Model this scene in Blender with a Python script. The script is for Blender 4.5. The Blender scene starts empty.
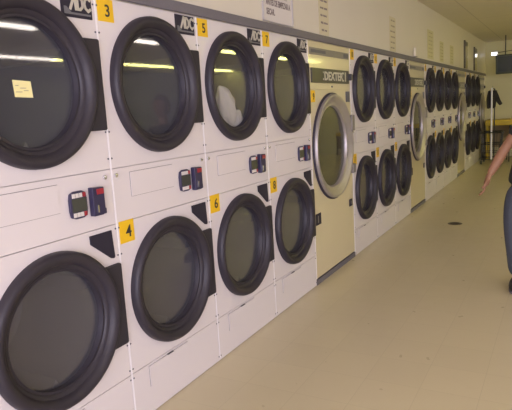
import bpy, bmesh, math, random
from mathutils import Vector, Matrix
C = bpy.context.scene.collection
PI = math.pi
random.seed(4)

# ------------------------------------------------------------------ camera
cam_d = bpy.data.cameras.new('camera'); cam = bpy.data.objects.new('camera', cam_d); C.objects.link(cam)
F_PX, YAW, PIT, ROL = 559.18, 0.50936, 0.16587, -0.05916
cy_, sy_, cp_, sp_ = math.cos(YAW), math.sin(YAW), math.cos(PIT), math.sin(PIT)
fw = Vector((cy_*cp_, sy_*cp_, -sp_)); rt = Vector((sy_, -cy_, 0)); up = rt.cross(fw)
cr, sr = math.cos(ROL), math.sin(ROL)
r2, u2 = cr*rt + sr*up, -sr*rt + cr*up
M = Matrix.Identity(4)
for i in range(3):
    M[i][0], M[i][1], M[i][2] = r2[i], u2[i], -fw[i]
M.translation = Vector((-1.974, -1.878, 1.545))
cam.matrix_world = M
cam_d.sensor_fit = 'HORIZONTAL'; cam_d.sensor_width = 36; cam_d.lens = F_PX*36/512
cam_d.clip_start = 0.05; cam_d.clip_end = 100
bpy.context.scene.camera = cam

# ------------------------------------------------------------------ light and exposure
S = bpy.context.scene
S.view_settings.view_transform = 'Standard'; S.view_settings.look = 'None'
S.view_settings.gamma = 1; S.view_settings.use_curve_mapping = False
S.view_settings.exposure = -0.13
W = bpy.data.worlds.new('world'); S.world = W; W.use_nodes = True
W.node_tree.nodes['Background'].inputs[0].default_value = (0.75, 0.80, 1.0, 1)
W.node_tree.nodes['Background'].inputs[1].default_value = 1.0
XF, XB, YR, ZC = -6.0, 14.1, -9.6, 2.95
DAY = bpy.data.lights.new('window_daylight', 'AREA'); DAY.shape = 'RECTANGLE'; DAY.size = 7.6; DAY.size_y = 2.0
DAY.color = (0.86, 0.80, 1.0); DAY.energy = 560
o = bpy.data.objects.new('window_daylight', DAY); C.objects.link(o)
o.location = (XF-0.02, -4.9, 1.55); o.rotation_euler = (0, -PI/2, 0); o.rotation_euler = (PI/2, 0, -PI/2)
TUBE_NEAR = ((1.0, 0.88, 0.78), 13.0)
TUBE_FAR = ((1.0, 0.94, 0.30), 18.0)

# ------------------------------------------------------------------ helpers
def mat(name, col, rough=0.5, metal=0.0, spec=0.5, var=0.0, vscale=6.0, bump=0.0, bscale=60, coat=0.0, emit=None, trans=0.0):
    m = bpy.data.materials.new(name); m.use_nodes = True
    nt = m.node_tree; b = nt.nodes['Principled BSDF']
    b.inputs['Base Color'].default_value = (*col, 1); b.inputs['Roughness'].default_value = rough
    b.inputs['Metallic'].default_value = metal; b.inputs['Specular IOR Level'].default_value = spec
    b.inputs['Coat Weight'].default_value = coat; b.inputs['Coat Roughness'].default_value = 0.08
    b.inputs['Transmission Weight'].default_value = trans
    tc = nt.nodes.new('ShaderNodeTexCoord')
    if var:
        n = nt.nodes.new('ShaderNodeTexNoise'); n.inputs['Scale'].default_value = vscale; n.inputs['Detail'].default_value = 4
        r = nt.nodes.new('ShaderNodeMapRange'); r.inputs['To Min'].default_value = 1-var; r.inputs['To Max'].default_value = 1+var
        mx = nt.nodes.new('ShaderNodeMix'); mx.data_type = 'RGBA'; mx.blend_type = 'MULTIPLY'; mx.inputs[0].default_value = 1
        nt.links.new(tc.outputs['Object'], n.inputs['Vector']); nt.links.new(n.outputs['Fac'], r.inputs['Value'])
        mx.inputs[6].default_value = (*col, 1); nt.links.new(r.outputs[0], mx.inputs[7])
        nt.links.new(mx.outputs[2], b.inputs['Base Color'])
    if bump:
        n = nt.nodes.new('ShaderNodeTexNoise'); n.inputs['Scale'].default_value = bscale; n.inputs['Detail'].default_value = 3
        bp = nt.nodes.new('ShaderNodeBump'); bp.inputs['Strength'].default_value = bump; bp.inputs['Distance'].default_value = 0.002
        nt.links.new(tc.outputs['Object'], n.inputs['Vector']); nt.links.new(n.outputs['Fac'], bp.inputs['Height'])
        nt.links.new(bp.outputs[0], b.inputs['Normal'])
    if emit:
        b.inputs['Emission Color'].default_value = (*emit[0], 1); b.inputs['Emission Strength'].default_value = emit[1]
    return m

def glass_mat(name, tint, haze, hazefac, refl=0.08):
    m = bpy.data.materials.new(name); m.use_nodes = True; nt = m.node_tree
    nt.nodes.remove(nt.nodes['Principled BSDF']); out = nt.nodes['Material Output']
    t = nt.nodes.new('ShaderNodeBsdfTransparent'); t.inputs[0].default_value = (*tint, 1)
    d = nt.nodes.new('ShaderNodeBsdfDiffuse'); d.inputs[0].default_value = (*haze, 1)
    m1 = nt.nodes.new('ShaderNodeMixShader'); m1.inputs[0].default_value = hazefac
    g = nt.nodes.new('ShaderNodeBsdfGlossy'); g.inputs['Roughness'].default_value = 0.03
    fr = nt.nodes.new('ShaderNodeFresnel'); fr.inputs[0].default_value = 1.5
    ad = nt.nodes.new('ShaderNodeMath'); ad.operation = 'ADD'; ad.inputs[1].default_value = refl; ad.use_clamp = True
    m2 = nt.nodes.new('ShaderNodeMixShader')
    geo = nt.nodes.new('ShaderNodeNewGeometry'); mr = nt.nodes.new('ShaderNodeMapRange')
    mr.inputs['To Min'].default_value = 1.5; mr.inputs['To Max'].default_value = 1/1.5
    nt.links.new(geo.outputs['Backfacing'], mr.inputs['Value']); nt.links.new(mr.outputs[0], fr.inputs[0])
    nt.links.new(t.outputs[0], m1.inputs[1]); nt.links.new(d.outputs[0], m1.inputs[2])
    nt.links.new(fr.outputs[0], ad.inputs[0]); nt.links.new(ad.outputs[0], m2.inputs[0])
    nt.links.new(m1.outputs[0], m2.inputs[1]); nt.links.new(g.outputs[0], m2.inputs[2])
    nt.links.new(m2.outputs[0], out.inputs[0])
    return m

def grid_mat(name, col, line, tile, w, rough, var, offs=(0, 0), lfac=0.5):
    """square tiles with thin joints, slight tone change from tile to tile, scuffs"""
    m = mat(name, col, rough); nt = m.node_tree; b = nt.nodes['Principled BSDF']
    tc = nt.nodes.new('ShaderNodeTexCoord'); mp = nt.nodes.new('ShaderNodeMapping')
    mp.inputs['Location'].default_value = (offs[0], offs[1], 0)
    br = nt.nodes.new('ShaderNodeTexBrick'); br.offset = 0; br.squash = 1
    br.inputs['Scale'].default_value = 1; br.inputs['Brick Width'].default_value = tile[0]; br.inputs['Row Height'].default_value = tile[1]
    br.inputs['Mortar Size'].default_value = w; br.inputs['Mortar Smooth'].default_value = 0.3
    a = [c*(1-var) for c in col]; c2 = [min(1, c*(1+var)) for c in col]
    br.inputs['Color1'].default_value = (*a, 1); br.inputs['Color2'].default_value = (*c2, 1); br.inputs['Mortar'].default_value = (*line, 1)
    n = nt.nodes.new('ShaderNodeTexNoise'); n.inputs['Scale'].default_value = 1.3; n.inputs['Detail'].default_value = 6
    r = nt.nodes.new('ShaderNodeMapRange'); r.inputs['To Min'].default_value = 1-var*1.6; r.inputs['To Max'].default_value = 1+var*1.6
    mx = nt.nodes.new('ShaderNodeMix'); mx.data_type = 'RGBA'; mx.blend_type = 'MULTIPLY'; mx.inputs[0].default_value = 1
    nt.links.new(tc.outputs['Object'], mp.inputs[0]); nt.links.new(mp.outputs[0], br.inputs['Vector'])
    nt.links.new(tc.outputs['Object'], n.inputs['Vector']); nt.links.new(n.outputs['Fac'], r.inputs['Value'])
    nt.links.new(br.outputs['Color'], mx.inputs[6]); nt.links.new(r.outputs[0], mx.inputs[7])
    nt.links.new(mx.outputs[2], b.inputs['Base Color'])
    n2 = nt.nodes.new('ShaderNodeTexNoise'); n2.inputs['Scale'].default_value = 9
    r3 = nt.nodes.new('ShaderNodeMapRange'); r3.inputs['To Min'].default_value = rough-0.08; r3.inputs['To Max'].default_value = rough+0.12
    nt.links.new(tc.outputs['Object'], n2.inputs['Vector']); nt.links.new(n2.outputs['Fac'], r3.inputs['Value']); nt.links.new(r3.outputs[0], b.inputs['Roughness'])
    return m

def obj(name, bm, m, parent=None, smooth=False, bevel=0, seg=2, loc=None):
    bmesh.ops.recalc_face_normals(bm, faces=bm.faces[:])
    me = bpy.data.meshes.new(name); bm.to_mesh(me); bm.free()
    for mm in (m if isinstance(m, (list, tuple)) else [m]): me.materials.append(mm)
    if smooth:
        for p in me.polygons: p.use_smooth = True
        me.set_sharp_from_angle(angle=math.radians(40))
    o = bpy.data.objects.new(name, me); C.objects.link(o)
    if parent: o.parent = parent
    if loc: o.location = loc
    if bevel:
        b = o.modifiers.new('bevel', 'BEVEL'); b.width = bevel; b.segments = seg; b.limit_method = 'ANGLE'
    return o
def thing(name, label, cat, loc=(0, 0, 0), rz=0, group=None):
    o = bpy.data.objects.new(name, None); C.objects.link(o); o.empty_display_size = 0.1
    o.location = loc; o.rotation_euler = (0, 0, rz); tag(o, label, cat, group); return o
def tag(o, label, cat, group=None):
    o['label'] = label; o['category'] = cat
    if group: o['group'] = group
    return o
def struct(o): o['kind'] = 'structure'; return o
def copy_tree(o, parent=None):
    c = o.copy(); C.objects.link(c)
    if parent: c.parent = parent
    for ch in list(o.children): copy_tree(ch, c)
    return c
def B(): return bmesh.new()
def box(bm, x0, x1, y0, y1, z0, z1, mi=0):
    v = [bm.verts.new((x, y, z)) for z in (z0, z1) for y in (y0, y1) for x in (x0, x1)]
    for f in ((0, 2, 3, 1), (4, 5, 7, 6), (0, 1, 5, 4), (2, 6, 7, 3), (0, 4, 6, 2), (1, 3, 7, 5)):
        bm.faces.new([v[i] for i in f]).material_index = mi
    return v
def prism(bm, pts, y0, y1, mi=0):
    """outline in x,z extruded along y"""
    a = [bm.verts.new((x, y0, z)) for x, z in pts]; b = [bm.verts.new((x, y1, z)) for x, z in pts]
    n = len(pts); bm.faces.new(a).material_index = mi; bm.faces.new(b[::-1]).material_index = mi
    for i in range(n): bm.faces.new((a[i], b[i], b[(i+1) % n], a[(i+1) % n])).material_index = mi
def lathe(bm, prof, cx, cz, n=64, closed=False, cy=0.0, axis='y', mi=0):
    rings = []
    for r, y in prof:
        if r < 1e-6:
            p = (cx, cy+y, cz) if axis == 'y' else (cx, cy, cz+y)
            rings.append([bm.verts.new(p)]); continue
        ring = []
        for k in range(n):
            a = 2*PI*k/n
            ring.append(bm.verts.new((cx+r*math.cos(a), cy+y, cz+r*math.sin(a)) if axis == 'y' else (cx+r*math.cos(a), cy+r*math.sin(a), cz+y)))
        rings.append(ring)
    m = len(rings)
    for i in range(m if closed else m-1):
        a, b = rings[i], rings[(i+1) % m]
        for k in range(n):
            k2 = (k+1) % n
            if len(a) == 1 and len(b) == 1: continue
            if len(a) == 1: f = (a[0], b[k], b[k2])
            elif len(b) == 1: f = (a[k], b[0], a[k2])
            else: f = (a[k], b[k], b[k2], a[k2])
            bm.faces.new(f).material_index = mi
def tube(bm, pts, r, n=10, mi=0, cap=True):
    pts = [Vector(p) for p in pts]; rings = []
    rr = r if isinstance(r, (list, tuple)) else [r]*len(pts)
    for i, p in enumerate(pts):
        d = ((pts[min(i+1, len(pts)-1)]-p).normalized() + (p-pts[max(i-1, 0)]).normalized())
        if d.length < 1e-6: d = Vector((0, 0, 1))
        d.normalize(); q = d.cross(Vector((0, 0, 1)) if abs(d.z) < 0.9 else Vector((1, 0, 0))).normalized(); s = d.cross(q)
        rings.append([bm.verts.new(p+rr[i]*(math.cos(2*PI*k/n)*q+math.sin(2*PI*k/n)*s)) for k in range(n)])
    for a, b in zip(rings, rings[1:]):
        # match ring starts to avoid twist
        best = min(range(n), key=lambda j: sum((a[k].co-b[(k+j) % n].co).length_squared for k in range(0, n, 2)))
        b[:] = b[best:]+b[:best]
        for k in range(n): bm.faces.new((a[k], a[(k+1) % n], b[(k+1) % n], b[k])).material_index = mi
    if cap:
        bm.faces.new(rings[0][::-1]).material_index = mi; bm.faces.new(rings[-1]).material_index = mi
def holed_plate(bm, x0, x1, z0, z1, cx, cz, r, y0, y1, n=64):
    """rectangular sheet with one round hole"""
    angs = [2*PI*k/n for k in range(n)]
    for X in (x0, x1):
        for Z in (z0, z1): angs.append(math.atan2(Z-cz, X-cx) % (2*PI))
    angs = sorted(set(round(a, 6) for a in angs)); N = len(angs)
    L = []
    for y in (y0, y1):
        inn, outr = [], []
        for a in angs:
            c, s = math.cos(a), math.sin(a)
            t = min([((x1 if c > 0 else x0)-cx)/c if abs(c) > 1e-5 else 1e9, ((z1 if s > 0 else z0)-cz)/s if abs(s) > 1e-5 else 1e9])
            inn.append(bm.verts.new((cx+r*c, y, cz+r*s))); outr.append(bm.verts.new((cx+t*c, y, cz+t*s)))
        L.append((inn, outr))
    (i0, o0), (i1, o1) = L
    for k in range(N):
        j = (k+1) % N
        bm.faces.new((i0[k], o0[k], o0[j], i0[j])); bm.faces.new((i1[k], i1[j], o1[j], o1[k]))
        bm.faces.new((i0[k], i0[j], i1[j], i1[k])); bm.faces.new((o0[k], o1[k], o1[j], o0[j]))
def text_bm(s, h, cx, cz, y, depth=0.0012, wscale=1.0, bold=0.0, shear=0.0, align='CENTER'):
    """lettering standing in the x,z plane and facing -y"""
    cu = bpy.data.curves.new('lettering', 'FONT'); cu.body = s; cu.size = h/0.70; cu.extrude = depth; cu.offset = bold; cu.shear = shear
    cu.align_x = align; cu.resolution_u = 3
    t = bpy.data.objects.new('lettering', cu); C.objects.link(t)
    dg = bpy.context.evaluated_depsgraph_get(); me = bpy.data.meshes.new_from_object(t.evaluated_get(dg))
    bm = B(); bm.from_mesh(me); bpy.data.objects.remove(t); bpy.data.curves.remove(cu); bpy.data.meshes.remove(me)
    for v in bm.verts:
        x, yy, z = v.co; v.co = (cx+x*wscale, y-z, cz+yy-h/2)
    return bm
def skin_bm(verts, edges, radii, root=0, sub=2):
    me = bpy.data.meshes.new('skin'); me.from_pydata([Vector(v) for v in verts], edges, [])
    o = bpy.data.objects.new('skin', me); C.objects.link(o)
    o.modifiers.new('s', 'SKIN'); sd = o.modifiers.new('d', 'SUBSURF'); sd.levels = sub; sd.render_levels = sub
    lay = me.skin_vertices[0].data
    for i, r in enumerate(radii):
        lay[i].radius = r if isinstance(r, (list, tuple)) else (r, r); lay[i].use_root = (i == root)
    dg = bpy.context.evaluated_depsgraph_get(); m2 = bpy.data.meshes.new_from_object(o.evaluated_get(dg))
    bm = B(); bm.from_mesh(m2); bpy.data.objects.remove(o); bpy.data.meshes.remove(m2)
    return bm
def join(dst, src):
    me = bpy.data.meshes.new('t'); src.to_mesh(me); src.free(); dst.from_mesh(me); bpy.data.meshes.remove(me)

# ------------------------------------------------------------------ materials
M_FLOOR = grid_mat('vinyl_tile', (0.64, 0.565, 0.39), (0.57, 0.50, 0.34), (0.305, 0.305), 0.0018, 0.30, 0.015)
M_CEIL = grid_mat('ceiling_panel', (0.76, 0.71, 0.56), (0.60, 0.56, 0.44), (2.44, 1.22), 0.010, 0.8, 0.02, (0.6, 0.43))
M_WALL = mat('painted_wall', (0.72, 0.67, 0.58), 0.45, var=0.04, vscale=1.2, bump=0.15, bscale=30)
M_BACKW = mat('painted_back_wall', (0.66, 0.62, 0.36), 0.5, var=0.04, vscale=1.2, bump=0.15, bscale=30)
M_OPP = mat('opposite_wall', (0.33, 0.35, 0.46), 0.8, var=0.1, vscale=0.8)
M_TRIM = mat('grey_trim', (0.155, 0.145, 0.175), 0.5, var=0.15, vscale=120)
M_ENAMEL = mat('white_enamel', (0.735, 0.69, 0.705), 0.30, var=0.015, vscale=2.5)
M_SEAM = mat('bright_seam_strip', (0.92, 0.90, 0.95), 0.35)
M_INSIDE = mat('dark_steel_inside', (0.08, 0.08, 0.085), 0.7)
M_RING = mat('charcoal_plastic', (0.026, 0.022, 0.033), 0.5, var=0.05, vscale=30)
M_TAB = mat('charcoal_cover', (0.036, 0.032, 0.040), 0.6, spec=.3)
M_DRUM = mat('drum_steel', (0.17, 0.17, 0.19), 0.45, 0.5)
M_GLASS = glass_mat('door_glass', (0.93, 0.93, 0.95), (0.25, 0.25, 0.30), 0.10, 0.02)
M_WGLASS = glass_mat('washer_glass', (0.5, 0.52, 0.5), (0.30, 0.29, 0.25), 0.14, 0.05)
M_PLATE = mat('dark_label_plate', (0.03, 0.026, 0.042), 0.6, spec=.25)
M_LOGO = mat('logo_lettering', (0.56, 0.53, 0.46), 0.4)
M_LOGOB = mat('logo_stripe', (0.16, 0.16, 0.18), 0.4)
M_YEL = mat('yellow_sticker', (0.86, 0.54, 0.015), 0.45)
M_INK = mat('black_ink', (0.025, 0.022, 0.03), 0.5)
M_NAVY = mat('navy_plastic', (0.035, 0.03, 0.075), 0.35)
M_SCREEN = mat('display_screen', (0.06, 0.065, 0.055), 0.2)
M_BTNW = mat('pale_button', (0.72, 0.68, 0.66), 0.4)
M_BTNR = mat('red_button', (0.34, 0.025, 0.04), 0.4)
M_CHROME = mat('chrome', (0.75, 0.76, 0.82), 0.15, 1.0)
M_LINE = mat('shadow_gap', (0.24, 0.22, 0.23), 0.7)  # dark tone painted on strips for the shade around cover plates
M_WASH = mat('cream_steel', (0.72, 0.64, 0.45), 0.30, 0.1, coat=0.9, var=0.02, vscale=3)
M_WSTRIP = mat('grey_strip', (0.22, 0.20, 0.19), 0.35, var=0.1, vscale=8)
M_WBLACK = mat('washer_panel', (0.045, 0.042, 0.04), 0.3)
M_WLET = mat('washer_lettering', (0.55, 0.53, 0.45), 0.4)
M_WRING = mat('brushed_metal', (0.42, 0.39, 0.39), 0.42, 0.6, var=0.05, vscale=15)
M_GASK = mat('rubber_gasket', (0.035, 0.03, 0.05), 0.5)
M_KEY = mat('keypad_grey', (0.10, 0.10, 0.14), 0.4)
M_PAPER = mat('white_paper', (0.72, 0.68, 0.65), 0.6)
M_PAPY = mat('cream_paper', (0.66, 0.60, 0.42), 0.6)
M_INKG = mat('faded_ink', (0.20, 0.16, 0.17), 0.6)
M_INKP = mat('pale_ink', (0.36, 0.31, 0.22), 0.6)
M_POST = mat('sticky_note', (0.90, 0.84, 0.42), 0.6)

# ------------------------------------------------------------------ the setting
L_END = -0.8
def slab(name, x0, x1, y0, y1, z0, z1, m):
    bm = B(); box(bm, x0, x1, y0, y1, z0, z1); return struct(obj(name, bm, m))
slab('floor', XF-.2, XB+.2, YR-.2, 1.2, -0.1, 0, M_FLOOR)
slab('ceiling', XF-.2, XB+.2, YR-.2, 1.2, ZC, ZC+.1, M_CEIL)
bm = B(); box(bm, XF, XB, 0, 0.1, 2.101, ZC); box(bm, XF, L_END-0.002, 0, 0.1, 0, 2.101); box(bm, XF, XB, 1.05, 1.15, 0, ZC)
struct(obj('wall_left', bm, M_WALL))
slab('wall_back', XB, XB+.15, YR, 1.2, 0, ZC, M_BACKW)
slab('wall_right', XF, XB, YR-.15, YR, 0, ZC, M_OPP)
bm = B()
box(bm, XF-.15, XF, YR, 1.2, 0, .5); box(bm, XF-.15, XF, YR, 1.2, 2.6, ZC); box(bm, XF-.15, XF, YR, -8.8, .5, 2.6); box(bm, XF-.15, XF, -1.0, 1.2, .5, 2.6)
struct(obj('wall_front', bm, M_WALL))
bm = B()
for y in (-8.8, -6.9, -5.0, -3.1, -1.05): box(bm, XF-.1, XF-.03, y, y+.05, .5, 2.6)
box(bm, XF-.1, XF-.03, -8.8, -1, .5, .55); box(bm, XF-.1, XF-.03, -8.8, -1, 2.55, 2.6)
struct(obj('window_1', bm, M_WRING))
bm = B(); box(bm, XF, XB, -0.018, 0, 2.102, 2.158); struct(obj('trim_1', bm, M_TRIM, bevel=.003))

# ceiling light fixtures, two rows
fx0 = None
M_TN = mat('lamp_tube_white', (1, 1, 1), 0.5, emit=TUBE_NEAR); M_TF = mat('lamp_tube_yellow', (1, 1, 1), 0.5, emit=TUBE_FAR)
M_FIX = mat('fixture_white', (0.8, 0.8, 0.78), 0.4)
def fixture(x0, y, far, label):
    t = thing('ceiling_light', label, 'light', (x0, y, ZC-.001), 0, 'fluorescent ceiling lights')
    bm = B(); prism(bm, [(0, 0), (2.44, 0), (2.44, -.05), (0, -.05)], -.11, .11); obj('housing', bm, M_FIX, t, bevel=.005)
    for s in (-1, 1):
        bm = B(); tube(bm, [(.03, s*.05, -.07), (2.41, s*.05, -.07)], .019, 10); obj('lamp_tube', bm, M_TF if far else M_TN, t, smooth=True)
for r, (y, xs) in enumerate(((-4.7, (-4.6, -1.6, 1.4, 4.15, 6.75, 9.2, 11.65)), (-7.7, (-1.6, 1.4, 4.4, 6.7, 9.17, 11.65)))):
    for k, x in enumerate(xs):
        fixture(x, y, x > 6, 'twin tube fluorescent ceiling light in the %s row, %s from the front windows' % (('nearer', 'farther')[r], ('first', 'second', 'third', 'fourth', 'fifth', 'sixth', 'seventh')[k]))

# ------------------------------------------------------------------ dryers
DW = 0.80
def door_assembly(t, cx, cz, r=0.345):
    s = r/0.345
    bm = B(); lathe(bm, [(.256*s, .034), (.262*s, .012), (.268*s, -.004), (.276*s, -.010), (.286*s, -.013), (.290*s, -.024), (.300*s, -.035), (.314*s, -.042), (.328*s, -.043), (.338*s, -.036), (.344*s, -.022), (.345*s, -.006), (.345*s, 0.0), (.256*s, .0)], cx, cz, 72, closed=False)
    d = obj('door', bm, M_RING, t, smooth=True)
    bm = B(); lathe(bm, [(0, .026), (.15*s, .026), (.264*s, .026), (.264*s, .031), (0, .031)], cx, cz, 64)
    g = obj('door_glass', bm, M_GLASS, d, smooth=True)
    bm = B(); lathe(bm, [(.285, .045), (.285, .60), (.20, .63), (.04, .63), (.035, .60), (0, .595)], cx, cz, 48)
    for k in range(3):
        a = 2*PI*k/3+.5; c, q = math.cos(a), math.sin(a); nx, nz = -q*.03, c*.03
        prism(bm, [(cx+c*.285+nx, cz+q*.285+nz), (cx+c*.23, cz+q*.23), (cx+c*.285-nx, cz+q*.285-nz)], .06, .58)
    obj('drum', bm, M_DRUM, t, smooth=True)
    return d
def cover(t, cz, h):
    arc = [(.40+.325*math.cos(a), cz+.325*math.sin(a)) for a in [(k/10)*math.asin((h-.012)/.325) for k in range(10, -11, -1)]]
    bm = B(); prism(bm, [(.645, cz-h), (.786, cz-h), (.793, cz-h+.006), (.793, cz+h-.006), (.786, cz+h), (.645, cz+h)]+arc, -.018, -.0005)
    return obj('hinge_cover', bm, M_TAB, t, bevel=.003)
def logo(t, x0, x1, z0, z1):
    bm = B(); prism(bm, [(x0, z0), (x1, z0), (x1, z1), (x0, z1)], -.005, -.0003); p = obj('logo_plate', bm, M_PLATE, t, bevel=.0015)
    w = x1-x0; h = z1-z0; y0, y1 = -.0065, -.005
    bm = B()
    def seg(a, b, th=.085):
        a = Vector(a); b = Vector(b); d = (b-a).normalized(); n = Vector((-d.y, d.x))*th*h/2/1.0
        q = [Vector((a.x*w+x0, a.y*h+z0)), Vector((b.x*w+x0, b.y*h+z0))]
        dd = (q[1]-q[0]).normalized(); n = Vector((-dd.y, dd.x))*th*h/2; e = dd*th*h*.3
        prism(bm, [tuple(q[0]-n-e), tuple(q[1]-n+e), tuple(q[1]+n+e), tuple(q[0]+n-e)], y0, y1)
    # A without its crossbar, D and C run together
    seg((.28, .34), (.44, .90), .13); seg((.44, .90), (.47, .34), .13)
    for pth in ([(.53, .36), (.53, .86), (.61, .86), (.69, .74), (.69, .48), (.61, .36), (.53, .36)], [(.95, .80), (.88, .88), (.79, .80), (.76, .62), (.79, .44), (.87, .33), (.95, .42)]):
        for a, b in zip(pth, pth[1:]): seg(a, b, .12)
    obj('logo_lettering', bm, M_LOGO, p)
    bm = B(); prism(bm, [(x0+.08*w, z0+.12*h), (x0+.95*w, z0+.12*h), (x0+.95*w, z0+.2*h), (x0+.3*w, z0+.2*h), (x0+.16*w, z0+.42*h), (x0+.08*w, z0+.42*h)], y0, y1)
    obj('logo_stripe', bm, M_LOGOB, p)
def outlined(t, name, x0, x1, z0, z1, pull=False):
    """slightly raised cover plate, the shaded gap around it painted as thin dark strips"""
    bm = B()
    box(bm, x0, x1, -.0045, -.0006, z0, z1, 0)
    w = .0022
    for a in ((x0-w, x1+w, z1, z1+w), (x0-w, x1+w, z0-w, z0), (x0-w, x0, z0, z1), (x1, x1+w, z0, z1)):
        box(bm, a[0], a[1], -.0012, -.0004, a[2], a[3], 1)
    o = obj(name, bm, [M_ENAMEL, M_LINE], t)
    if pull:
        bm = B(); box(bm, x0+.02, x1-.01, -.009, -.002, z1-.003, z1+.002); box(bm, (x0+x1)/2-.02, (x0+x1)/2+.03, -.0125, -.003, z1+.002, z1+.005, 1)
        obj('pull_lip', bm, [M_ENAMEL, M_RING], o)
    return o
def sticker(t, num, x0, x1, z0, z1, y=0.0):
    bm = B(); prism(bm, [(x0, z0), (x1, z0), (x1, z1), (x0, z1)], y-.0022, y-.0003)
    s = obj('number_sticker', bm, M_YEL, t)
    n = len(num)
    bm = text_bm(num, (z1-z0)*.53, (x0+x1)/2+.012-(.006 if n > 1 else 0), (z0+z1)/2, y-.0026, .0006, 1.0 if n == 1 else .75, .0012)
    obj('number', bm, M_INK, s)
def make_dryer():
    t = thing('stacked_dryer', '', 'dryer', (0, 0, 0), 0, 'white stacked tumble dryers along the wall')
    bm = B(); g = .0015
    for a in ((g, .02, .0135, .95, 0, 2.098), (DW-.02, DW-g, .0135, .95, 0, 2.098), (.02, DW-.02, .93, .95, 0, 2.098), (.02, DW-.02, .015, .93, 2.08, 2.098), (.02, DW-.02, .015, .93, 0, .02)):
        box(bm, *a)
    box(bm, .02, DW-.02, .014, .03, 1.03, 1.34); box(bm, .02, DW-.02, .014, .03, 0.0, .30)
    obj('cabinet', bm, M_ENAMEL, t)
    for z0, z1, cz in ((.276, 1.050, .664), (1.318, 2.098, 1.707)):
        bm = B(); holed_plate(bm, .0008, DW-.0008, z0, z1, .40, cz, .29, 0, .012); obj('front_panel', bm, M_ENAMEL, t)
        door_assembly(t, .40, cz); cover(t, cz-.004, .204)
    bm = B(); box(bm, .0008, DW-.0008, 0, .012, 1.0535, 1.3145); obj('service_panel', bm, M_ENAMEL, t)
    bm = B(); box(bm, .0008, DW-.0008, 0, .012, .004, .2725); obj('lint_panel', bm, M_ENAMEL, t)
    outlined(t, 'access_plate', .130, .472, 1.166, 1.286)
    outlined(t, 'lint_drawer', .137, .478, .150, .260, True)
    # bright joint strip with pairs of small screws
    bm = B(); box(bm, .0005, .0105, -.0014, -.0002, .02, 2.098)
    for z in (2.06, 1.94, 1.49, 1.365, 1.03, .90, .435, .30, .25, .03):
        for sx in (.0165, DW-.0075): lathe(bm, [(0, -.0035), (.004, -.003), (.005, -.0005)], sx, z, 8, mi=1)
    obj('seam_trim', bm, [M_SEAM, M_KEY], t)
    logo(t, .603, .780, 1.990, 2.092)
    bm = B(); prism(bm, [(.620, 1.030), (.760, 1.030), (.768, .899), (.760, .893), (.742, .897), (.622, .990)], -.008, -.0004)
    obj('corner_plate', bm, M_PLATE, t, bevel=.002)
    # card reader with screen and eight keys
    bm = B(); prism(bm, [(.527, 1.132), (.550, 1.124), (.595, 1.124), (.616, 1.132), (.621, 1.16), (.621, 1.21), (.616, 1.237), (.595, 1.246), (.550, 1.246), (.527, 1.237), (.521, 1.21), (.521, 1.16)], -.016, -.0004)
    r = obj('card_reader', bm, M_NAVY, t, bevel=.004)
    bm = B(); box(bm, .531, .612, -.0185, -.0155, 1.156, 1.214); obj('screen', bm, M_SCREEN, r)
    for k in range(4):
        for z in (1.218, 1.133):
            x = .533+k*.0205; bm = B(); box(bm, x, x+.016, -.0195, -.0155, z, z+.019); obj('button', bm, M_BTNR if k == 3 else M_BTNW, r)
    bm = B(); prism(bm, [(.643, 1.118), (.700, 1.118), (.716, 1.126), (.716, 1.246), (.643, 1.250)], -.030, -.0004)
    box(bm, .706, .732, -.020, -.004, 1.118, 1.145)
    c = obj('coin_slot', bm, M_NAVY, t, bevel=.004)
    bm = B(); box(bm, .668, .708, -.034, -.029, 1.216, 1.240); obj('red_tag', bm, M_BTNR, c)
    bm = B(); box(bm, .664, .672, -.033, -.029, 1.134, 1.168); obj('slot_plate', bm, M_CHROME, c)
    for x in (.755, .030):
        bm = B(); lathe(bm, [(0, -.010), (.007, -.010), (.010, -.008), (.011, -.0004)], x, 1.283, 20); obj('lock', bm, M_CHROME, t, smooth=True)
    return t

STARTS = []
WW = 1.043
x = -0.8; seq = []
FAR = 0.917      # the machines from the second washer on are a slightly narrower model
for k, kind in enumerate('DDDDWDDDWDDDDWDDDW'):
    seq.append((kind, x)); x += (DW if kind == 'D' else WW)*(FAR if k >= 8 else 1)
proto = None
side_txt = {
 0: 'white stacked dryer cut by the left photo edge, sticky note on its upper door glass',
 1: 'white stacked dryer with yellow number 3 above yellow number 4',
 2: 'white stacked dryer with pale laundry behind its upper glass, numbers 5 and 6',
 3: 'white stacked dryer with numbers 7 and 8, left of the first cream washer',
 5: 'white stacked dryer right beside the first cream washer, before the second washer',
 6: 'white stacked dryer in the middle of the three between first and second washer',
 7: 'white stacked dryer just before the second cream washer, last of three',
 9: 'white stacked dryer just past the second cream washer, first of four',
 10: 'white stacked dryer second of the four between second and third washer',
 11: 'white stacked dryer third of the four between second and third washer',
 12: 'white stacked dryer fourth of four, just before the third washer',
 14: 'distant white stacked dryer just past the third washer, first of the last three',
 15: 'distant white stacked dryer in the middle of the last three',
 16: 'distant white stacked dryer farthest down the row, before the last washer'}
nums = {0: ('1', '2'), 1: ('3', '4'), 2: ('5', '6'), 3: ('7', '8'), 5: ('10', '11'), 6: ('12', '13'), 7: ('14', '15'), 9: ('17', '18'), 10: ('19', '20'), 11: ('21', '22'), 12: ('23', '24'), 14: ('26', '27'), 15: ('28', '29'), 16: ('30', '31')}
wl = {4: 'tall cream front-loading washer nearest the camera, brushed metal porthole, yellow number 9', 8: 'second tall cream front-loading washer down the row, after seven dryers',
      13: 'third tall cream washer down the row, dulled by distance', 17: 'farthest tall cream washer at the end of the row by the yellow counter'}
wnum = {4: '9', 8: '16', 13: '25', 17: '32'}
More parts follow.
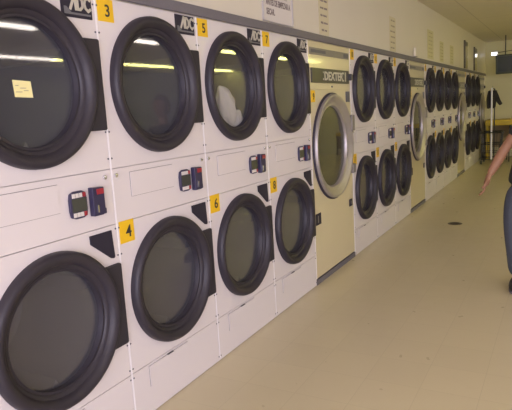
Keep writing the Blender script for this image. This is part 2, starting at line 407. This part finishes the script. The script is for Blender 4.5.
def make_washer():
    t = thing('front_load_washer', '', 'washer', (0, 0, 0), 0, 'cream front-loading washers in the row')
    bm = B()
    for a in ((.002, .02, .0135, .98, .06, 2.098), (WW-.02, WW-.002, .0135, .98, .06, 2.098), (.02, WW-.02, .96, .98, .06, 2.098), (.02, WW-.02, .015, .96, 2.08, 2.098), (.02, WW-.02, .015, .96, .06, .08)): box(bm, *a)
    box(bm, .02, WW-.02, .014, .03, 1.67, 1.72)
    obj('cabinet', bm, M_WASH, t)
    bm = B(); holed_plate(bm, .001, WW-.001, .06, 1.694, .51, 1.185, .44, 0, .012); obj('front_panel', bm, M_WASH, t)
    bm = B(); box(bm, .001, WW-.001, 0, .012, 1.6985, 2.097); obj('upper_panel', bm, M_WASH, t)
    bm = B(); box(bm, .004, WW-.004, -.002, .9, 0.0, .046); obj('plinth', bm, M_TRIM, t)
    bm = B(); box(bm, .0005, .012, -.002, -.0003, .06, 2.098); box(bm, WW-.012, WW-.0005, -.002, -.0003, .06, 2.098); obj('seam_trim', bm, M_SEAM, t)
    bm = B(); box(bm, .042, 1.005, -.004, -.0004, 1.987, 2.046); s = obj('top_strip', bm, M_WSTRIP, t)
    bm = B(); box(bm, .07, .40, -.0048, -.0038, 2.005, 2.03); obj('strip_marking', bm, M_KEY, s); bm = B(); box(bm, .86, .99, -.0048, -.0038, 1.998, 2.035); obj('strip_marking', bm, M_KEY, s)
    bm = B(); prism(bm, [(.052, 1.755), (.975, 1.755), (.975, 1.878), (.052, 1.878)], -.012, -.0004)
    c = obj('control_panel', bm, M_WBLACK, t, bevel=.002)
    bm = text_bm('DEXTER', .072, .565, 1.817, -.0128, .0008, 1.25, .0030); obj('brand_lettering', bm, M_WLET, c)
    bm = B()
    box(bm, .30, .315, -.0136, -.012, 1.78, 1.795); box(bm, .30, .315, -.0136, -.012, 1.838, 1.853); box(bm, .86, .885, -.0136, -.012, 1.775, 1.860)
    box(bm, .78, .83, -.0136, -.012, 1.842, 1.858); box(bm, .78, .83, -.0136, -.012, 1.775, 1.790)
    obj('panel_mark', bm, M_WLET, c)
    bm = B(); prism(bm, [(.965, 1.785), (1.01, 1.790), (1.01, 1.845), (.965, 1.850)], -.04, -.0004); obj('coin_chute', bm, M_WBLACK, t, bevel=.003)
    bm = B(); lathe(bm, [(0, -.012), (.008, -.01), (.008, -.0004)], .53, 1.725, 14); obj('lock', bm, M_KEY, t)
    bm = B(); box(bm, .895, .992, -.008, -.0004, 1.582, 1.682); k = obj('keypad', bm, M_KEY, t, bevel=.002)
    # porthole
    cx, cz = .51, 1.185
    bm = B(); lathe(bm, [(.470, -.001), (.487, -.001), (.487, -.012), (.480, -.018), (.468, -.018)], cx, cz, 80, closed=True)
    obj('gasket', bm, M_GASK, t, smooth=True)
    bm = B(); lathe(bm, [(.474, -.001), (.474, -.030), (.468, -.040), (.456, -.043), (.44, -.038), (.41, -.016), (.385, -.004), (.375, -.006), (.367, .004), (.364, .02), (.364, .03), (.42, .03)], cx, cz, 80)
    d = obj('door', bm, M_WRING, t, smooth=True)
    bm = B(); lathe(bm, [(0, .0), (.15, .003), (.27, .008), (.370, .018), (.370, .024), (0, .006)], cx, cz, 64); obj('door_glass', bm, M_WGLASS, d, smooth=True)
    bm = B(); lathe(bm, [(.40, .035), (.40, .70), (0, .72)], cx, cz, 48); obj('drum', bm, M_DRUM, t, smooth=True)
    for z0, z1 in ((1.30, 1.455), (.885, .975)):
        bm = B(); box(bm, .925, 1.005, -.05, -.0004, z0, z1); obj('hinge', bm, M_WSTRIP, t, bevel=.006)
    for x0, x1, z0, z1 in ((.035, .150, .530, .632), (.902, .988, .548, .620)):
        bm = B(); box(bm, x0, x1, -.006, -.0004, z0, z1); p = obj('badge', bm, M_PLATE, t, bevel=.002)
        bm = B(); box(bm, x0+.04, x0+.055, -.0066, -.0056, z0+.02, z1-.02); obj('badge_mark', bm, M_WSTRIP, p)
    return t
MACH_END = x
pd = make_dryer(); pw = make_washer(); ud = uw = False
for i, (kind, x) in enumerate(seq):
    if kind == 'D':
        t = copy_tree(pd) if ud else pd; ud = True; t['label'] = side_txt[i]
        t.location = (x, 0, 0)
    else:
        t = copy_tree(pw) if uw else pw; uw = True; t['label'] = wl[i]
        t.location = (x, 0, 0)
    if i >= 8: t.scale = (FAR, 1, 1)
bpy.context.view_layer.update()
roots = [o for o in C.objects if o.parent is None and o.name.split('.')[0] in ('stacked_dryer', 'front_load_washer')]
roots.sort(key=lambda o: o.location.x)
for i, t in enumerate(roots):
    if i in nums:
        sticker(t, nums[i][0], .018, .122, 1.993, 2.094); sticker(t, nums[i][1], .018, .122, .946, 1.056)
    else: sticker(t, wnum[i], .040, .126, 1.592, 1.690)
if MACH_END < XB:
    bm = B(); box(bm, MACH_END+.002, XB, 0, .1, 0, 2.1); struct(obj('wall_side_filler', bm, M_WALL)).name = 'trim_2'

# ------------------------------------------------------------------ papers on things
bm = B(); prism(bm, [(-.458, 1.655), (-.372, 1.652), (-.376, 1.717), (-.462, 1.722)], .0235, .0255)
n = obj('sticky_note', bm, M_POST); tag(n, 'yellow sticky note on the upper glass of the leftmost dryer', 'note')
bm = B()
for k, (a, b, z) in enumerate(((-.44, -.425, 1.70), (-.418, -.39, 1.69), (-.44, -.41, 1.675), (-.402, -.38, 1.68))): box(bm, a-.012, b-.012, .0228, .0236, z-.0012, z+.0012)
obj('handwriting', bm, M_INKP, n)

# laundry inside dryer 5
def cloth_lump(cx, cy, cz, rx, ry, rz, seed, rot=0.0, fold=7):
    bm = B(); bmesh.ops.create_icosphere(bm, subdivisions=5, radius=1)
    from mathutils import noise
    for v in bm.verts:
        p = v.co.copy(); q = p*1.6+Vector((seed, seed*2, 0))
        d = 1+.20*noise.noise(q)+.05*math.sin(fold*(p.x+.6*p.z)+5*noise.noise(q*.9))
        p *= d; p = Matrix.Rotation(rot, 3, 'Y') @ Vector((p.x*rx, p.y*ry, p.z*rz)); v.co = Vector((cx, cy, cz))+p
    return bm
M_CLW = mat('white_cotton', (0.90, 0.87, 0.82), 0.9, bump=.4, bscale=40); M_CLB = mat('beige_cotton', (0.62, 0.50, 0.36), 0.9, bump=.4, bscale=40)
tag(obj('white_garment', cloth_lump(1.215, .086, 1.585, .08, .05, .14, 3.1, -.32), M_CLW, smooth=True), 'long white crumpled garment pressed on the glass of upper dryer door 5', 'laundry', 'laundry in dryer 5')
tag(obj('white_cloth', cloth_lump(1.36, .095, 1.49, .04, .04, .07, 8.4, .30), M_CLW, smooth=True), 'small white cloth low in upper dryer 5, right of the long garment', 'laundry', 'laundry in dryer 5')
tag(obj('beige_towel', cloth_lump(1.385, .195, 1.60, .11, .05, .09, 5.7, .2), M_CLB, smooth=True), 'beige towel behind the white laundry in upper dryer 5', 'laundry', 'laundry in dryer 5')

# notices on the wall above the machines
WY = -.0006
def sheet(name, x0, x1, z0, z1, m, label, cat='notice', t=.0025, group=None):
    bm = B(); prism(bm, [(x0, z0), (x1, z0), (x1, z1), (x0, z1)], WY-t, WY)
    o = obj(name, bm, m); tag(o, label, cat, group); return o
s = sheet('wall_notice', 1.645, 2.130, 2.172, 2.78, M_PAPER, 'white framed paper notice in Spanish capitals above dryers 7 and 8')
bm = B()
for a in ((1.640, 1.647, 2.168, 2.785), (2.128, 2.135, 2.168, 2.785), (1.640, 2.135, 2.166, 2.173), (1.640, 2.135, 2.778, 2.785)): box(bm, a[0], a[1], -.012, -.001, a[2], a[3])
obj('notice_frame', bm, mat('notice_frame', (.50, .47, .47), .4), s)
for k, (tx, z) in enumerate((('FAVOR DE LIMPIAR', 2.505), ('LA PELUSA DE LA', 2.440), ('TELA DEL FILTRO,', 2.374), ('ANTES DE EMPEZAR A', 2.308), ('SECAR.', 2.242))):
    bm = text_bm(tx, .041, 1.70, z, -.0036, .0004, .68 if len(tx) > 16 else .72, .0022, align='LEFT'); obj('lettering', bm, M_INKG, s)
def list_sheet(x0, x1, z0, z1, rows, label, ink, m, name='price_strip'):
    s = sheet(name, x0, x1, z0, z1, m, label, 'notice', group='tall narrow notices above the machines')
    w = x1-x0; pitch = (z1-z0-.02)/rows; rnd = random.Random(int(x0*100))
    for r in range(rows):
        bm = B(); z = z1-.01-(r+.5)*pitch; a = x0+w*rnd.uniform(.12, .25); end = x1-w*rnd.uniform(.08, .25); sp = a+(end-a)*rnd.uniform(.3, .5)
        for p, q in ((a, sp), (sp+w*.06, end)):
            # broken short strokes, as unreadable print looks
            xx = p
            while xx < q:
                l = w*rnd.uniform(.035, .06); hh = pitch*rnd.uniform(.10, .16)
                box(bm, xx, min(xx+l, q), WY-.0035, WY-.0024, z-hh, z+hh); xx += l+w*.02
        obj('printed_line', bm, ink, s)
list_sheet(2.680, 2.905, 2.166, 2.74, 9, 'tall narrow cream notice with dark lines above the first cream washer', M_INKG, M_PAPY)
list_sheet(4.905, 5.180, 2.166, 2.570, 6, 'narrow cream notice with six short lines above the three dryers after the first washer', M_INKP, M_PAPY)
M_PALE = mat('pale_yellow_paper', (0.62, 0.58, 0.36), 0.6); M_PINK2 = mat('palest_ink', (0.44, 0.39, 0.23), 0.6)
list_sheet(7.02, 7.46, 2.19, 2.62, 7, 'faint yellowish notice above the four dryers past the second washer, left one', M_PINK2, M_PALE)
list_sheet(7.98, 8.30, 2.19, 2.52, 6, 'smaller faint yellowish notice above the four dryers past the second washer', M_PINK2, M_PALE)
list_sheet(8.93, 9.28, 2.19, 2.52, 6, 'thin faint notice nearest before the two dark-edged frames on the wall', M_PINK2, M_PALE)
# tall dark-edged frames farther along
M_FRD = mat('dark_frame', (.10, .085, .05), .35); M_GLO = mat('glossy_sheet', (.50, .46, .26), .12, coat=.6)
for (x0, x1, z1, lb) in ((10.52, 10.98, 2.72, 'tall narrow frame with dark left edge on the wall above the third washer'), (11.92, 12.42, 2.68, 'tall narrow glossy frame on the wall, nearest the back wall')):
    s = sheet('wall_frame', x0, x1, 2.17, z1, M_GLO, lb, 'frame', .012, 'dark-edged wall frames')
    bm = B(); box(bm, x0-.012, x0+.008, -.035, -.001, 2.165, z1+.01); obj('dark_edge', bm, M_FRD, s)
    bm = B(); box(bm, x0+.03, x1-.02, -.017, -.012, z1-.09, z1-.01); obj('header', bm, M_FRD, s)
# small white bottle on the ledge of the grey strip
bm = B(); lathe(bm, [(0, 0), (.018, 0), (.02, .01), (.02, .085), (.014, .105), (.008, .110), (.008, .125), (0, .125)], 0, 0, 20, axis='z')
b = obj('white_bottle', bm, mat('bottle_white', (.80, .74, .60), .5), smooth=True, loc=(6.06, -.0, 2.158)); b.location = (6.06, -.031, 2.1585)
tag(b, 'small white bottle standing on the grey strip above the second washer', 'bottle')
bm = B(); box(bm, 6.02, 6.10, -.062, -.001, 2.155, 2.1585); tag(obj('bracket_shelf', bm, M_TRIM), 'tiny grey bracket under the small white bottle', 'shelf')

# ------------------------------------------------------------------ floor drain
bm = B(); lathe(bm, [(0, .004), (.075, .004), (.085, .003), (.088, .0005)], 0, 0, 32, axis='z')
dr = obj('floor_drain', bm, mat('drain_iron', (.14, .11, .075), .5, .3), loc=(5.27, -.69, 0)); tag(dr, 'small round dark floor drain set in the tiles', 'drain')
bm = B()
for k in range(-3, 4): box(bm, k*.02-.004, k*.02+.004, -.06+abs(k)*.01, .06-abs(k)*.01, .0035, .0052)
obj('grate', bm, mat('drain_slot', (.05, .04, .03), .6), dr)

# ------------------------------------------------------------------ far end
M_YC = mat('yellow_laminate', (.62, .44, .01), .4); M_DK = mat('dark_brown', (.045, .04, .028), .6); M_GRN = mat('dark_green_vinyl', (.04, .055, .03), .5)
M_BRN = mat('tan_board', (.33, .26, .14), .6)
ct = thing('folding_counter', 'long yellow-edged folding counter against the back wall', 'counter', (13.7, -1.9, 0))
bm = B(); box(bm, -.38, .39, -1.6, 1.80, .84, .98); obj('countertop', bm, M_YC, ct, bevel=.01)
for y in (-1.55, .1, 1.73):
    bm = B(); box(bm, -.30, .36, y, y+.06, 0, .84); obj('leg_panel', bm, M_YC if y > 1 else M_BRN, ct)
bm = B(); box(bm, .30, .36, -1.49, 1.73, .25, .84); obj('back_board', bm, M_BRN, ct)
def chair(x, y, rz, label):
    t = thing('stacking_chair', label, 'chair', (x, y, 0), rz, 'dark chairs by the yellow counter')
    bm = B(); box(bm, -.22, .22, -.22, .22, .43, .47); obj('seat', bm, M_GRN, t, bevel=.015)
    bm = B(); v = box(bm, -.21, .21, .20, .23, .58, .88)
    for q in v:
        if q.co.z > .8: q.co.y += .05
    obj('backrest', bm, M_GRN, t, bevel=.012)
    for sx in (-1, 1):
        bm = B(); tube(bm, [(sx*.2, -.2, 0), (sx*.2, -.19, .44)], .012, 8); obj('leg', bm, M_DK, t)
        bm = B(); tube(bm, [(sx*.2, .24, 0), (sx*.2, .19, .45), (sx*.2, .215, .60), (sx*.2, .27, .86)], .012, 8); obj('leg', bm, M_DK, t)
chair(12.95, -.86, PI/2+.2, 'dark green chair before the yellow counter, nearer the dryers')
chair(12.9, -1.62, PI/2-.1, 'dark green chair before the yellow counter, beyond the person')

# laundry cart with pole, and the dark jacket on it
CX, CY = 12.35, -.36
cart = thing('laundry_cart', 'wire laundry cart with tall white pole at the far end of the row', 'cart', (CX, CY, 0))
M_WIRE = mat('cart_wire', (.07, .07, .055), .4, .6)
def wire_rim(bm, hx, hy, z, r=.012):
    p = [(-hx, -hy, z), (hx, -hy, z), (hx, hy, z), (-hx, hy, z), (-hx, -hy, z)]
    for a, b in zip(p, p[1:]): tube(bm, [a, b], r, 8)
bm = B(); wire_rim(bm, .30, .23, .74, .016); wire_rim(bm, .27, .20, .47, .014); wire_rim(bm, .25, .18, .27, .008)
for k in range(9):
    s = -1+k/4
    for sy in (-1, 1): tube(bm, [(s*.25, sy*.18, .27), (s*.30, sy*.23, .74)], .003, 5)
for k in range(7):
    s = -1+k/3
    for sx in (-1, 1): tube(bm, [(sx*.25, s*.18, .27), (sx*.30, s*.23, .74)], .003, 5)
    tube(bm, [(-.25, s*.18, .27), (.25, s*.18, .27)], .003, 5)
obj('basket', bm, M_WIRE, cart)
bm = B(); wire_rim(bm, .27, .20, .12, .014)
for sx in (-1, 1):
    for sy in (-1, 1): tube(bm, [(sx*.27, sy*.20, .12), (sx*.27, sy*.20, .47)], .012, 8)
obj('frame', bm, M_WIRE, cart)
for sx in (-1, 1):
    for sy in (-1, 1):
        bm = B(); lathe(bm, [(0, -.014), (.04, -.014), (.045, 0), (.04, .014), (0, .014)], sx*.27, .046, 20, cy=sy*.20)
        box(bm, sx*.27-.012, sx*.27+.012, sy*.2-.02, sy*.2-.016, .03, .115); box(bm, sx*.27-.012, sx*.27+.012, sy*.2+.016, sy*.2+.02, .03, .115); box(bm, sx*.27-.012, sx*.27+.012, sy*.2-.02, sy*.2+.02, .10, .118)
        obj('caster', bm, M_WIRE, cart)
M_POLE = mat('white_pole', (.88, .86, .86), .25)
bm = B(); tube(bm, [(-.29, -.02, .12), (-.29, -.02, 1.76)], .020, 12); obj('pole', bm, M_POLE, cart, smooth=True)
bm = B(); tube(bm, [(-.29, -.02, 1.74), (.29, -.02, 1.74), (.29, -.02, .12)], .014, 10); obj('hanging_bar', bm, M_WIRE, cart, smooth=True)
# jacket
M_JK = mat('dark_jacket', (.035, .032, .028), .9, bump=.3)
jv = [(0, 0, .09), (0, 0, .0), (0, 0, -.16), (0, .01, -.34), (0, .075, .02), (0, .095, -.14), (0, .09, -.34), (0, -.07, .02), (0, -.12, -.16), (0, -.19, -.26)]
je = [(0, 1), (1, 2), (2, 3), (1, 4), (4, 5), (5, 6), (1, 7), (7, 8), (8, 9)]
jr = [(.05, .05), (.06, .08), (.06, .09), (.06, .08), .05, .045, .04, .05, .05, .045]
bm = skin_bm(jv, je, jr, 1, 2)
jk = obj('jacket', bm, M_JK, smooth=True, loc=(CX-.12, CY-.02, 1.62)); tag(jk, 'dark jacket hanging behind the white cart pole', 'jacket')
bm = B(); tube(bm, [(0, .1, .06), (0, 0, .12), (0, -.1, .06)], .005, 6); tube(bm, [(0, 0, .12), (0, 0, .15), (.015, 0, .165), (0, 0, .18)], .003, 6)
obj('hanger', bm, M_WIRE, jk)

# hanging television (dark, seen edge on) with its ceiling bracket
tv = thing('hanging_television', 'dark boxy television hanging from the ceiling at the right edge', 'television', (12.5, -.90, 2.03), 0)
M_TV = mat('television_dark', (.055, .066, .032), .5)
bm = B(); v = box(bm, -.05, .30, -.50, .49, .03, .47)
for q in v:
    if q.co.z > .2 and q.co.x < 0: q.co.x -= .05
    if q.co.x > .2: q.co.y *= .7; q.co.z = .08+q.co.z*.7
obj('cabinet', bm, M_TV, tv, bevel=.02)
bm = B(); v = box(bm, -.075, -.055, -.44, .43, .09, .42)
for q in v:
    if q.co.z > .2: q.co.x -= .042
obj('screen', bm, mat('tube_screen', (.04, .05, .035), .25), tv)
bm = B()
tube(bm, [(-.02, .46, .46), (-.02, .46, .525), (-.02, -.5, .60), (-.02, -.5, .46)], .010, 8); tube(bm, [(.2, .3, .30), (.2, .3, .92)], .012, 8)
tube(bm, [(.0, .10, .45), (.0, .10, .918)], .03, 10)
obj('ceiling_bracket', bm, M_WIRE, tv)
bm = B(); box(bm, XB-.055, XB-.002, -.30, -.145, 2.60, 2.685)
el = obj('exit_light', bm, M_FIX, bevel=.004); tag(el, 'small bright white light box high on the back wall beside the television', 'light')
bm = B(); box(bm, XB-.062, XB-.055, -.295, -.15, 2.605, 2.68); obj('diffuser', bm, mat('light_box', (1, 1, 1), .5, emit=((1, .97, 1), 4)), el)

# ------------------------------------------------------------------ person at the right edge
PX, PY = 2.80, -1.79
pr = thing('person', 'person in dark short-sleeved shirt and blue jeans walking, arm swinging, at the right edge', 'person', (PX, PY, 0), 0)
# local: facing -x; +y is towards the machines
def chain(pts, rad, sub=2):
    return skin_bm(pts, [(i, i+1) for i in range(len(pts)-1)], rad, 0, sub)
body = B()
join(body, chain([(0, .09, .88), (0, .08, 1.0), (0, .06, 1.12), (-.01, .03, 1.28), (0, .0, 1.40)], [(.11, .13), (.11, .14), (.09, .13), (.10, .14), (.06, .10)]))
join(body, chain([(0, .0, 1.38), (0, 0, 1.48), (-.012, 0, 1.58)], [.065, .055, .055]))
SH, EL, WR = Vector((0, .155, 1.405)), Vector((.02, .325, 1.14)), Vector((-.06, .430, .935))
join(body, chain([(0, .04, 1.39), SH, (SH+EL)/2, EL, (EL*.55+WR*.45), WR], [.042, .044, .044, .041, .043, .029]))
SH2, EL2, WR2 = Vector((0, -.165, 1.405)), Vector((.05, -.23, 1.14)), Vector((-.03, -.25, .91))
join(body, chain([(0, -.04, 1.39), SH2, (SH2+EL2)/2, EL2, (EL2*.55+WR2*.45), WR2], [.042, .044, .044, .041, .043, .029]))
join(body, chain([(0, .16, .90), (-.04, .20, .50), (-.04, .205, .36), (.06, .22, .07)], [.09, .06, .058, .038]))
join(body, chain([(.01, -.02, .84), (.10, -.06, .50), (.16, -.06, .36), (.32, -.06, .15)], [.09, .06, .058, .038]))
def add_hand(bm, w, d, side):
    w = Vector(w); d = Vector(d).normalized(); s = Vector((1, 0, 0)); n = d.cross(s).normalized()
    join(bm, chain([w-d*.03, w+d*.04, w+d*.085], [(.026, .022), (.036, .020), (.036, .018)]))
    for k, (off, L) in enumerate(((-.030, .062), (-.010, .072), (.010, .068), (.029, .054))):
        b0 = w+d*.07+s*off; c = n*side
        join(bm, chain([b0, b0+d*(.03+L*.35), b0+d*(.03+L*.72)+c*.010, b0+d*(.025+L)+c*.026], [.0095, .009, .0085, .007], 1))
    b0 = w+d*.02-s*.022
    join(bm, chain([b0, b0+d*.03-s*.026, b0+d*.058-s*.034+n*side*.008, b0+d*.082-s*.034+n*side*.016], [.012, .0105, .0095, .008], 1))
add_hand(body, WR, WR-EL+Vector((.04, -.03, -.05)), -1)
add_hand(body, WR2, Vector((-.1, 0, -1)), 1)
# head with face
hd = B(); bmesh.ops.create_uvsphere(hd, u_segments=40, v_segments=28, radius=1)
for v in hd.verts:
    x, y, z = v.co
    jaw = 1-.28*max(0, -z)
    px, py, pz = x*.098*(1-.08*max(0, -z)), y*.077*jaw, z*.118
    f = -x
    if f > .3:
        g = math.exp(-((y/.18)**2)-(((z+.10)/.20)**2)); px -= .020*g                       # nose
        for s in (-1, 1): px += .008*math.exp(-(((y-s*.38)/.16)**2)-(((z-.10)/.12)**2))       # eye sockets
        px -= .005*math.exp(-((y/.3)**2)-(((z+.44)/.08)**2)); px -= .008*math.exp(-((y/.3)**2)-(((z+.85)/.2)**2))
    v.co = (px-.02, py, pz+1.645)
join(body, hd)
for s in (-1, 1):
    e = B(); bmesh.ops.create_uvsphere(e, u_segments=14, v_segments=10, radius=1)
    for v in e.verts: v.co = (v.co.x*.018-.01, s*.078+v.co.y*.010, v.co.z*.032+1.635)
    join(body, e)
bo = obj('body', body, mat('skin', (.30, .15, .08), .55), pr, smooth=True)
rm = bo.modifiers.new('weld', 'REMESH'); rm.mode = 'VOXEL'; rm.voxel_size = .0055; rm.use_smooth_shade = True
bpy.context.view_layer.update()
welded = bpy.data.meshes.new_from_object(bo.evaluated_get(bpy.context.evaluated_depsgraph_get()))
bo.modifiers.clear(); bo.data = welded
for s in (-1, 1):
    e = B(); bmesh.ops.create_uvsphere(e, u_segments=14, v_segments=10, radius=.0125)
    for v in e.verts: v.co += Vector((-.092, s*.031, 1.657))
    obj('eye', e, mat('eye_white', (.5, .48, .45), .3), pr, smooth=True)
    e = B(); bmesh.ops.create_uvsphere(e, u_segments=10, v_segments=8, radius=.006)
    for v in e.verts: v.co += Vector((-.1015, s*.031, 1.657))
    obj('iris', e, M_INK, pr, smooth=True)
e = B(); box(e, -.119, -.108, -.022, .022, 1.588, 1.598); obj('lips', e, mat('lips', (.35, .12, .09), .5), pr, bevel=.004)
h = B(); bmesh.ops.create_uvsphere(h, u_segments=36, v_segments=24, radius=1)
for v in list(h.verts):
    x, y, z = v.co
    if z < -.75 or (x < -.45 and z < .45): h.verts.remove(v); continue
    v.co = (x*.108-.012, y*.087, z*.124+1.655)
ho = obj('hair', h, mat('dark_hair', (.02, .015, .01), .6), pr, smooth=True)
so = ho.modifiers.new('t', 'SOLIDIFY'); so.thickness = .014
# clothes
M_SH = mat('dark_shirt', (.028, .028, .026), .9, bump=.3); M_JN = mat('blue_jeans', (.075, .088, .12), .9, bump=.4, bscale=200, var=.12, vscale=10)
shirt = B()
join(shirt, chain([(0, .10, .84), (0, .10, .90), (0, .09, 1.0), (0, .07, 1.12), (-.01, .03, 1.28), (0, .0, 1.41), (0, 0, 1.48)], [(.155, .215), (.15, .215), (.145, .20), (.135, .185), (.14, .18), (.10, .14), (.065, .07)]))
for a_, b_ in ((SH, EL), (SH2, EL2)): join(shirt, chain([(0, a_.y*.3, 1.40), a_, a_*.5+b_*.5, a_*.35+b_*.65], [.066, .068, .064, .064]))
obj('shirt', shirt, M_SH, pr, smooth=True)
jeans = B()
join(jeans, chain([(0, .10, .98), (0, .10, .88), (0, .10, .80)], [(.13, .17), (.15, .20), (.13, .18)]))
join(jeans, chain([(0, .17, .88), (-.02, .205, .72), (-.04, .215, .50), (-.03, .21, .36), (.06, .215, .10)], [.12, .135, .115, .10, .075]))
join(jeans, chain([(0, -.02, .88), (.05, -.05, .72), (.10, -.06, .50), (.17, -.06, .36), (.30, -.06, .18)], [.12, .13, .105, .095, .075]))
jo = obj('jeans', jeans, M_JN, pr, smooth=True)
for q in (jo, [c for c in pr.children if c.name.startswith('shirt')][0]):
    r_ = q.modifiers.new('weld', 'REMESH'); r_.mode = 'VOXEL'; r_.voxel_size = .009; r_.use_smooth_shade = True
    bpy.context.view_layer.update()
    w_ = bpy.data.meshes.new_from_object(q.evaluated_get(bpy.context.evaluated_depsgraph_get())); q.modifiers.clear(); q.data = w_
M_SHOE = mat('dark_shoe', (.02, .018, .018), .6)
def shoe(loc, pitch):
    bm = B(); bmesh.ops.create_uvsphere(bm, u_segments=24, v_segments=16, radius=1)
    for v in bm.verts:
        x, y, z = v.co
        v.co = (x*.14-.04, y*(.052-.008*x), max(z, -.55)*(.062+.02*x)+.045)
    o = obj('shoe', bm, M_SHOE, pr, smooth=True, loc=loc); o.rotation_euler = (0, pitch, 0)
    bm = B(); lathe(bm, [(0, 0), (.136, 0), (.140, .006), (.140, .018), (0, .018)], 0, 0, 32, axis='z')
    for v in bm.verts: v.co = Vector((v.co.x-.04, v.co.y*(.38-.5*v.co.x*.1), v.co.z))
    obj('sole', bm, M_TRIM, o)
shoe((.05, .225, 0), 0); shoe((.30, -.06, .10), .9)
